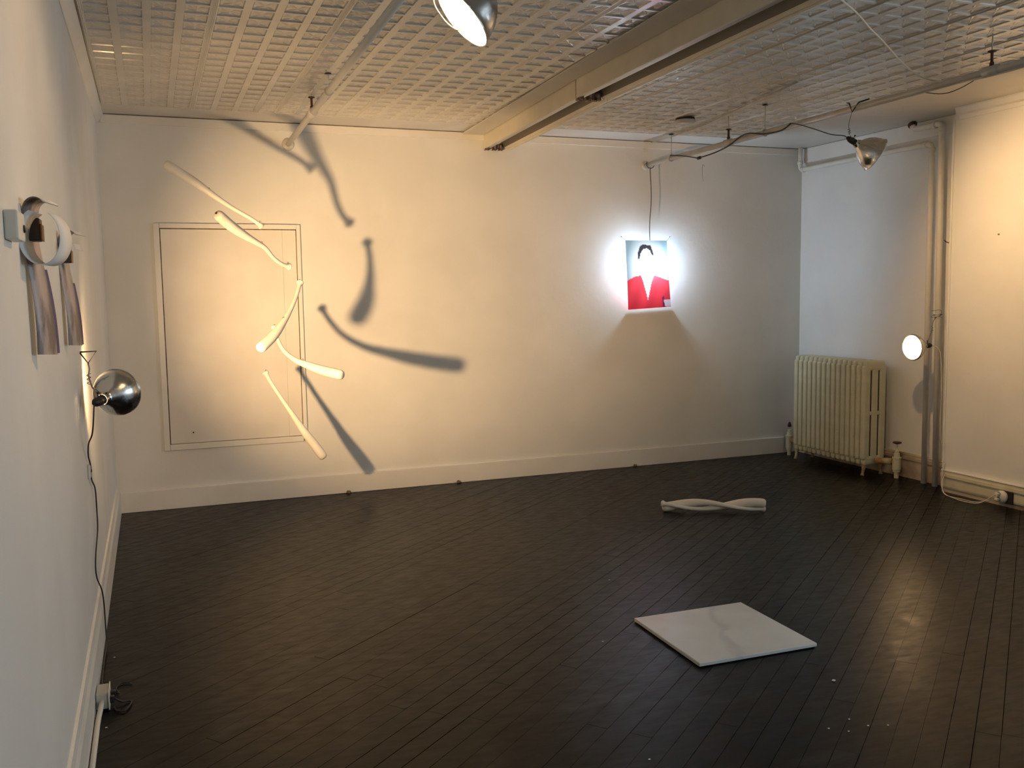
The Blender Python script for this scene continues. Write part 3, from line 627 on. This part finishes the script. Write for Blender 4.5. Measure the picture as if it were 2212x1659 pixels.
# grey data cable drooping from the light fixture to the pipe
g0 = Vector((3.2, -4.06, 2.9))
tag(obj('cable', tube([(3.24, -4.03, 2.942), (3.495, -3.882, 2.925), (3.702, -3.747, 2.905), (3.917, -3.595, 2.905), (4.227, -3.40, 2.87), (4.42, -3.32, 2.83), (4.525, -3.36, 2.79), (4.54, -3.62, 2.742), (4.56, -4.2, 2.748)], .0048, 8, 6), 'cordw', None, True), 'grey cable looping from the light fixture across the tin ceiling', 'cable')
tag(obj('thin_wire', tube([(4.568, -3.19, 2.766), (4.585, -3.355, 2.722), (4.59, -3.485, 2.730), (4.57, -3.66, 2.768)], .0025, 6, 6), 'dark', None, True), 'thin slack wire sagging under the right ceiling pipe', 'wire')
tag(obj('loose_wire', tube([(5.17, -.004, 2.765), (5.135, -.03, 2.775), (5.118, -.05, 2.73), (5.12, -.05, 2.68), (5.138, -.03, 2.632), (5.145, -.02, 2.625)], .002, 6, 6), 'wire', None, True), 'thin loose wire poking out of the back wall below the pipe', 'wire')
# surface conduit and smoke detector
tag(obj('ceiling_conduit', sweep(bmesh.new(), [(4.60, -.002, H-.012), (4.60, -.33, H-.018), (4.555, -.95, H-.022), (4.40, -1.75, H-.022), (4.25, -2.5, H-.022)], .007, 8), 'pipeg', None, True), 'thin painted conduit run across the ceiling past the smoke detector', 'conduit')
sd_ = thing('smoke_detector', 'round smoke detector on the tin ceiling', 'detector', (4.262, -1.13, H-.014))
obj('base', lathe([(0, 0), (.075, 0), (.075, -.012), (0, -.012)], 32), 'dark', sd_, True)
obj('cover', lathe([(0, -.010), (.078, -.012), (.074, -.034), (.055, -.042), (0, -.044)], 32), 'pipeg', sd_, True)

# ------------------------------------------------------------------ fluorescent fixture (two lengths end to end, no tubes)
def fixture(label, a, b, rear):
    a, b = Vector(a), Vector(b); d = (b-a); L = d.length; d.normalize(); x = Vector((0, 0, 1)).cross(-d).normalized()
    if x.x < 0: x = -x
    mt = Matrix((x, -d, Vector((0, 0, 1)))).transposed().to_4x4(); mt.translation = a
    t = thing('fluorescent_fixture', label, 'light fixture', (0, 0, 0), 'empty fluorescent fixtures on the ceiling'); t.matrix_world = mt
    zt = -.002
    def pz(n, poly, mm, y0=0, y1=-L): return obj(n, prism(bmesh.new(), poly, y0, y1), mm, t)
    pz('side_board', [(0, zt-.118), (.014, zt-.120), (.014, zt), (0, zt)], 'fixw')
    pz('backplate', [(.014, zt-.03), (.20, zt-.03), (.20, zt), (.014, zt)], 'chand')
    pz('ballast_channel', [(.018, zt-.110), (.048, zt-.117), (.082, zt-.098), (.086, zt-.031), (.018, zt-.031)], 'chan')
    pz('liner', [(.143, zt-.0305), (.172, zt-.104), (.177, zt-.104), (.149, zt-.0305)], 'chand')
    pz('reflector', [(.150, zt-.031), (.178, zt-.10), (.192, zt-.118), (.197, zt-.118), (.200, zt-.108), (.212, zt-.112), (.217, zt-.124), (.232, zt-.124), (.236, zt-.112), (.236, zt-.09), (.20, zt-.02), (.20, zt-.001), (.19, zt-.031)], 'fixw')
    pz('end_plate', [(.014, zt-.110), (.175, zt-.095), (.150, zt-.031), (.014, zt-.031)], 'fixw', 0, -.006)
    for xc in (.022, .085, .140):
        for ye, s in ((-.006, -1), (-L, 1)):
            bmm = bmesh.new(); box(bmm, (xc-.013, ye, zt-.130), (xc+.013, ye+s*.028, zt-.085), .005, 2); obj('lampholder', bmm, 'holder', t, True)
    return t
fixture('empty fluorescent fixture butting against the back wall', (2.992, -.006, H-.012), (2.862, -2.10, H-.012), True)
fixture('empty fluorescent fixture with shiny ballast cover, joined to the one at the back wall', (2.860, -2.115, H-.012), (2.800, -4.55, H-.012), False)
struct(obj('trim_7', prism_pts(bmesh.new(), [(2.985, -.02, H-.02), (2.80, -.02, H-.02), (2.60, -4.55, H-.02), (2.795, -4.55, H-.02), (2.855, -2.1, H-.02)], (0, 0, .006)), 'ceil'))

# ------------------------------------------------------------------ left wall: box, curled printed strips
sw = thing('wall_box', 'small white plastic box on the left wall beside the curled strip', 'thermostat', (0, -5.06, 1.80))
obj('cover', nbox((0, -.062, -.034), (.030, .062, .034), .005, 2), 'plastic', sw)
obj('dial', lathe([(0, 0), (.010, 0), (.008, .004), (0, .004)], 12, frame_z((1, 0, 0), (.030, .035, -.004))), 'dark', sw, True)
def ribbon(name, path, wv, parent, fm_, bm_, off, th=.0008):
    """path: centre line; wv: half-width vectors; front/back materials"""
    bm = bmesh.new(); n = len(path); P = [Vector(p)-Vector(off) for p in path]; fa, fb, ba, bb = [], [], [], []
    for i in range(n):
        T = (P[min(i+1, n-1)]-P[max(i-1, 0)]).normalized(); w_ = Vector(wv[i]); nr = T.cross(w_).normalized()*th
        fa.append(bm.verts.new(P[i]-w_+nr)); fb.append(bm.verts.new(P[i]+w_+nr)); ba.append(bm.verts.new(P[i]-w_-nr)); bb.append(bm.verts.new(P[i]+w_-nr))
    for i in range(n-1):
        bm.faces.new((fa[i], fb[i], fb[i+1], fa[i+1])).material_index = 0; bm.faces.new((ba[i], ba[i+1], bb[i+1], bb[i])).material_index = 1
        bm.faces.new((fa[i], fa[i+1], ba[i+1], ba[i])).material_index = 1; bm.faces.new((fb[i], bb[i], bb[i+1], fb[i+1])).material_index = 1
    return obj(name, bm, [fm_, bm_], parent, True)
def curled_strip(label, y, ztop, zbot, R, base, loop, k):
    t = thing('curled_strip', label, 'paper strip', base, 'curled printed strips on the left wall')
    # hanging tail, printed side to the room, its lower end swinging off the wall
    n = 18; path = []; wv = []
    for i in range(n+1):
        u = i/n; z = zbot+(ztop-zbot)*u
        sw_ = (1-u)
        path.append((.016+.018*sw_**1.5+.006*math.sin(u*5), y+.02*sw_, z)); wv.append((.011+.008*sw_, .058*k, -.004*sw_))
    # over the top in a loose curl
    c0 = Vector((.016+R[0], y, ztop))
    for i in range(1, 15):
        a = math.pi-i*math.pi*.80/14
        path.append((c0.x+R[0]*math.cos(a), y-.004*i, c0.z+R[0]*1.15*math.sin(a))); wv.append((.013, .062*k, .0))
    ribbon('tail', path, wv, t, 'paperw', 'print', base)
    path2, wv2 = [], []; cz_ = ztop-R[1]*1.0; cx_ = .007+R[1]*.68
    for i in range(34):                                  # white-backed loop coming round in front
        u = i/33; a = math.radians(62)-math.radians(loop)*u
        path2.append((cx_+R[1]*.68*math.cos(a), y-.055-.035*u, cz_+R[1]*math.sin(a))); wv2.append((.009, .066*k, 0))
    ribbon('curl', path2, wv2, t, 'paperw', 'paperw', base)
    ribbon('edge_band', [(p[0]+.0125+.008*(1-i/n), p[1]+.060*k, p[2]) for i, p in enumerate(path[:12])], [(.003, .006, 0)]*12, t, 'purple', 'purple', base)
    pg = obj('peg', nbox((.001, y-.045*k, ztop-.075), (.040, y+.02, ztop-.015), .004, 2, base), 'darkwood', t)
    obj('peg_end', nbox((.040, y-.045*k, ztop-.075), (.044, y+.02, ztop-.030), .002, 1, base), 'wood', pg)
    return t
curled_strip('brown printed paper strip curling off the left wall next to the small white box', -4.72, 1.858, 1.478, (.030, .070), (0, -4.72, 1.478), 310, 1.)
curled_strip('brown printed paper strip curling off the left wall between its twin and the clamp lamp', -3.72, 1.835, 1.455, (.034, .050), (0, -3.72, 1.455), 40, 1.)
# small cable clip with the cord on the left wall
cl = thing('cable_clip', 'small white cable plate on the left wall where the black cord passes', 'cable clip', (0, -2.93, .845))
obj('plate', nbox((0, -.05, -.03), (.012, .05, .032), .004, 2), 'plastic', cl)
obj('screw', lathe([(0, 0), (.009, 0), (.007, .004), (0, .005)], 10, frame_z((1, 0, 0), (.012, -.01, .002))), 'dark', cl, True)

# ------------------------------------------------------------------ outlets, cords on the floor
ol = thing('outlet_box', 'metal outlet box on conduit at the foot of the left wall', 'outlet', (.045, -3.59, 0))
obj('box', nbox((-.021, -.055, .008), (.024, .055, .072), .005, 2), 'cordg', ol)
obj('cover', nbox((.024, -.060, .004), (.029, .060, .077), .002, 1), 'plastic', ol)
obj('conduit', sweep(bmesh.new(), [(.000, -.05, .04), (-.002, -.085, .03), (-.008, -.13, .014), (-.010, -.20, .011), (-.010, -1.9, .011)], .010, 10), 'plastic', ol, True)
obj('plug', nbox((.029, .012, .022), (.050, .038, .050), .004, 2), 'black', ol)
obj('plug', nbox((.029, -.042, .022), (.046, -.018, .050), .004, 2), 'black', ol)
tag(obj('power_cord', tube([(.091, -3.62, .036), (.118, -3.605, .012), (.140, -3.59, .005), (.152, -3.61, .005), (.130, -3.68, .005), (.100, -3.67, .005), (.088, -3.63, .005)], .0035, 8, 6), 'black', None, True), 'short black cord looped on the floor before the left outlet', 'cord')
tag(obj('power_cord', tube([(.096, -3.563, .036), (.105, -3.53, .02), (.090, -3.44, .006), (.108, -3.39, .005), (.140, -3.40, .005), (.15, -3.42, .005)], .003, 8, 6), 'black', None, True), 'black cord end curling past the left outlet box', 'cord')
orr = thing('outlet_box', 'round double outlet with two cords plugged in on the right baseboard', 'outlet', (F-.02, -2.575, .075))
obj('body', lathe([(0, 0), (.045, 0), (.047, .022), (.040, .034), (0, .036)], 24, frame_z((-1, 0, 0))), 'plastic', orr, True)
obj('mount', nbox((-.012, -.085, -.046), (0, .02, .046), .004, 1), 'dark', orr)
for s_, zz_ in ((1, .020), (-1, -.018)):
    pgn = obj('plug', nbox((-.062, .0, zz_-.010), (-.036, .028, zz_+.010), .004, 2), 'plastic', orr); obj('socket_ring', lathe([(0, 0), (.015, 0), (.015, .004), (0, .004)], 14, frame_z((-1, 0, 0), (-.0345, .014, zz_))), 'black', pgn)
tag(obj('power_cord', tube([(6.165, -1.93, 2.02), (6.158, -1.95, 1.7), (6.152, -1.955, 1.3), (6.15, -1.94, .9), (6.155, -1.95, .5), (6.14, -1.985, .26), (6.06, -2.04, .19), (6.035, -2.055, .08), (6.02, -2.10, .012), (5.965, -2.26, .006), (5.955, -2.38, .006), (6.0, -2.45, .010), (6.04, -2.53, .075), (6.046, -2.556, .095)], .0034, 8, 5), 'cordw', None, True), 'cream cord running down the alcove corner to the right outlet', 'cord')
tag(obj('twisted_wire', tube([(6.14, -1.80, 1.43), (6.175, -1.855, 1.435), (6.155, -1.88, 1.405), (6.13, -1.82, 1.39), (6.16, -1.79, 1.375), (6.17, -1.86, 1.385), (6.15, -1.90, 1.37)], .0022, 6, 5), 'wire', None, True), 'scrap of wire twisted around the steam riser', 'wire')
tag(obj('pipe_clip', tube([(6.18, -1.87, 1.985), (6.165, -1.905, 1.97), (6.16, -1.95, 1.955), (6.165, -1.985, 1.925)], .004, 8, 4), 'dark', None, True), 'dark wire end behind the steam riser by the wall corner', 'wire')

# ------------------------------------------------------------------ crumbs of paint on the floor
for i, (x, y) in enumerate([(2.873, -4.541), (2.569, -4.871), (2.621, -4.917), (2.690, -4.841), (2.718, -4.910), (2.788, -4.936), (2.191, -3.771), (2.644, -2.957), (1.845, -4.813), (.07, -3.06), (.066, -3.80)]):
    s_ = .0042 if i else .008
    bm = bmesh.new(); bmesh.ops.create_icosphere(bm, subdivisions=1, radius=s_)
    for v in bm.verts: v.co.z *= .45; v.co.x *= 1+.4*random.random()
    o = tag(obj('paint_crumb', bm, 'chip'), 'tiny white crumb of paint on the black floorboards', 'crumb', 'paint crumbs on the floor'); o.location = (x, y, s_*.42-.0004)
for i, (x, lab) in enumerate(((1.75, 'dark clump of grime at the foot of the back baseboard, by the lowest bat shadow'), (2.70, 'dark clump of grime at the foot of the back baseboard, under the light fixture'), (4.42, 'dark clump of grime at the foot of the back baseboard, below the portrait print'))):
    bm = bmesh.new(); bmesh.ops.create_icosphere(bm, subdivisions=2, radius=.013)
    for v in bm.verts: v.co *= random.uniform(.7, 1.25); v.co.x *= 1.4
    o = tag(obj('grime_clump', bm, 'dirt'), lab, 'dirt'); o.location = (x, -.032, .010)
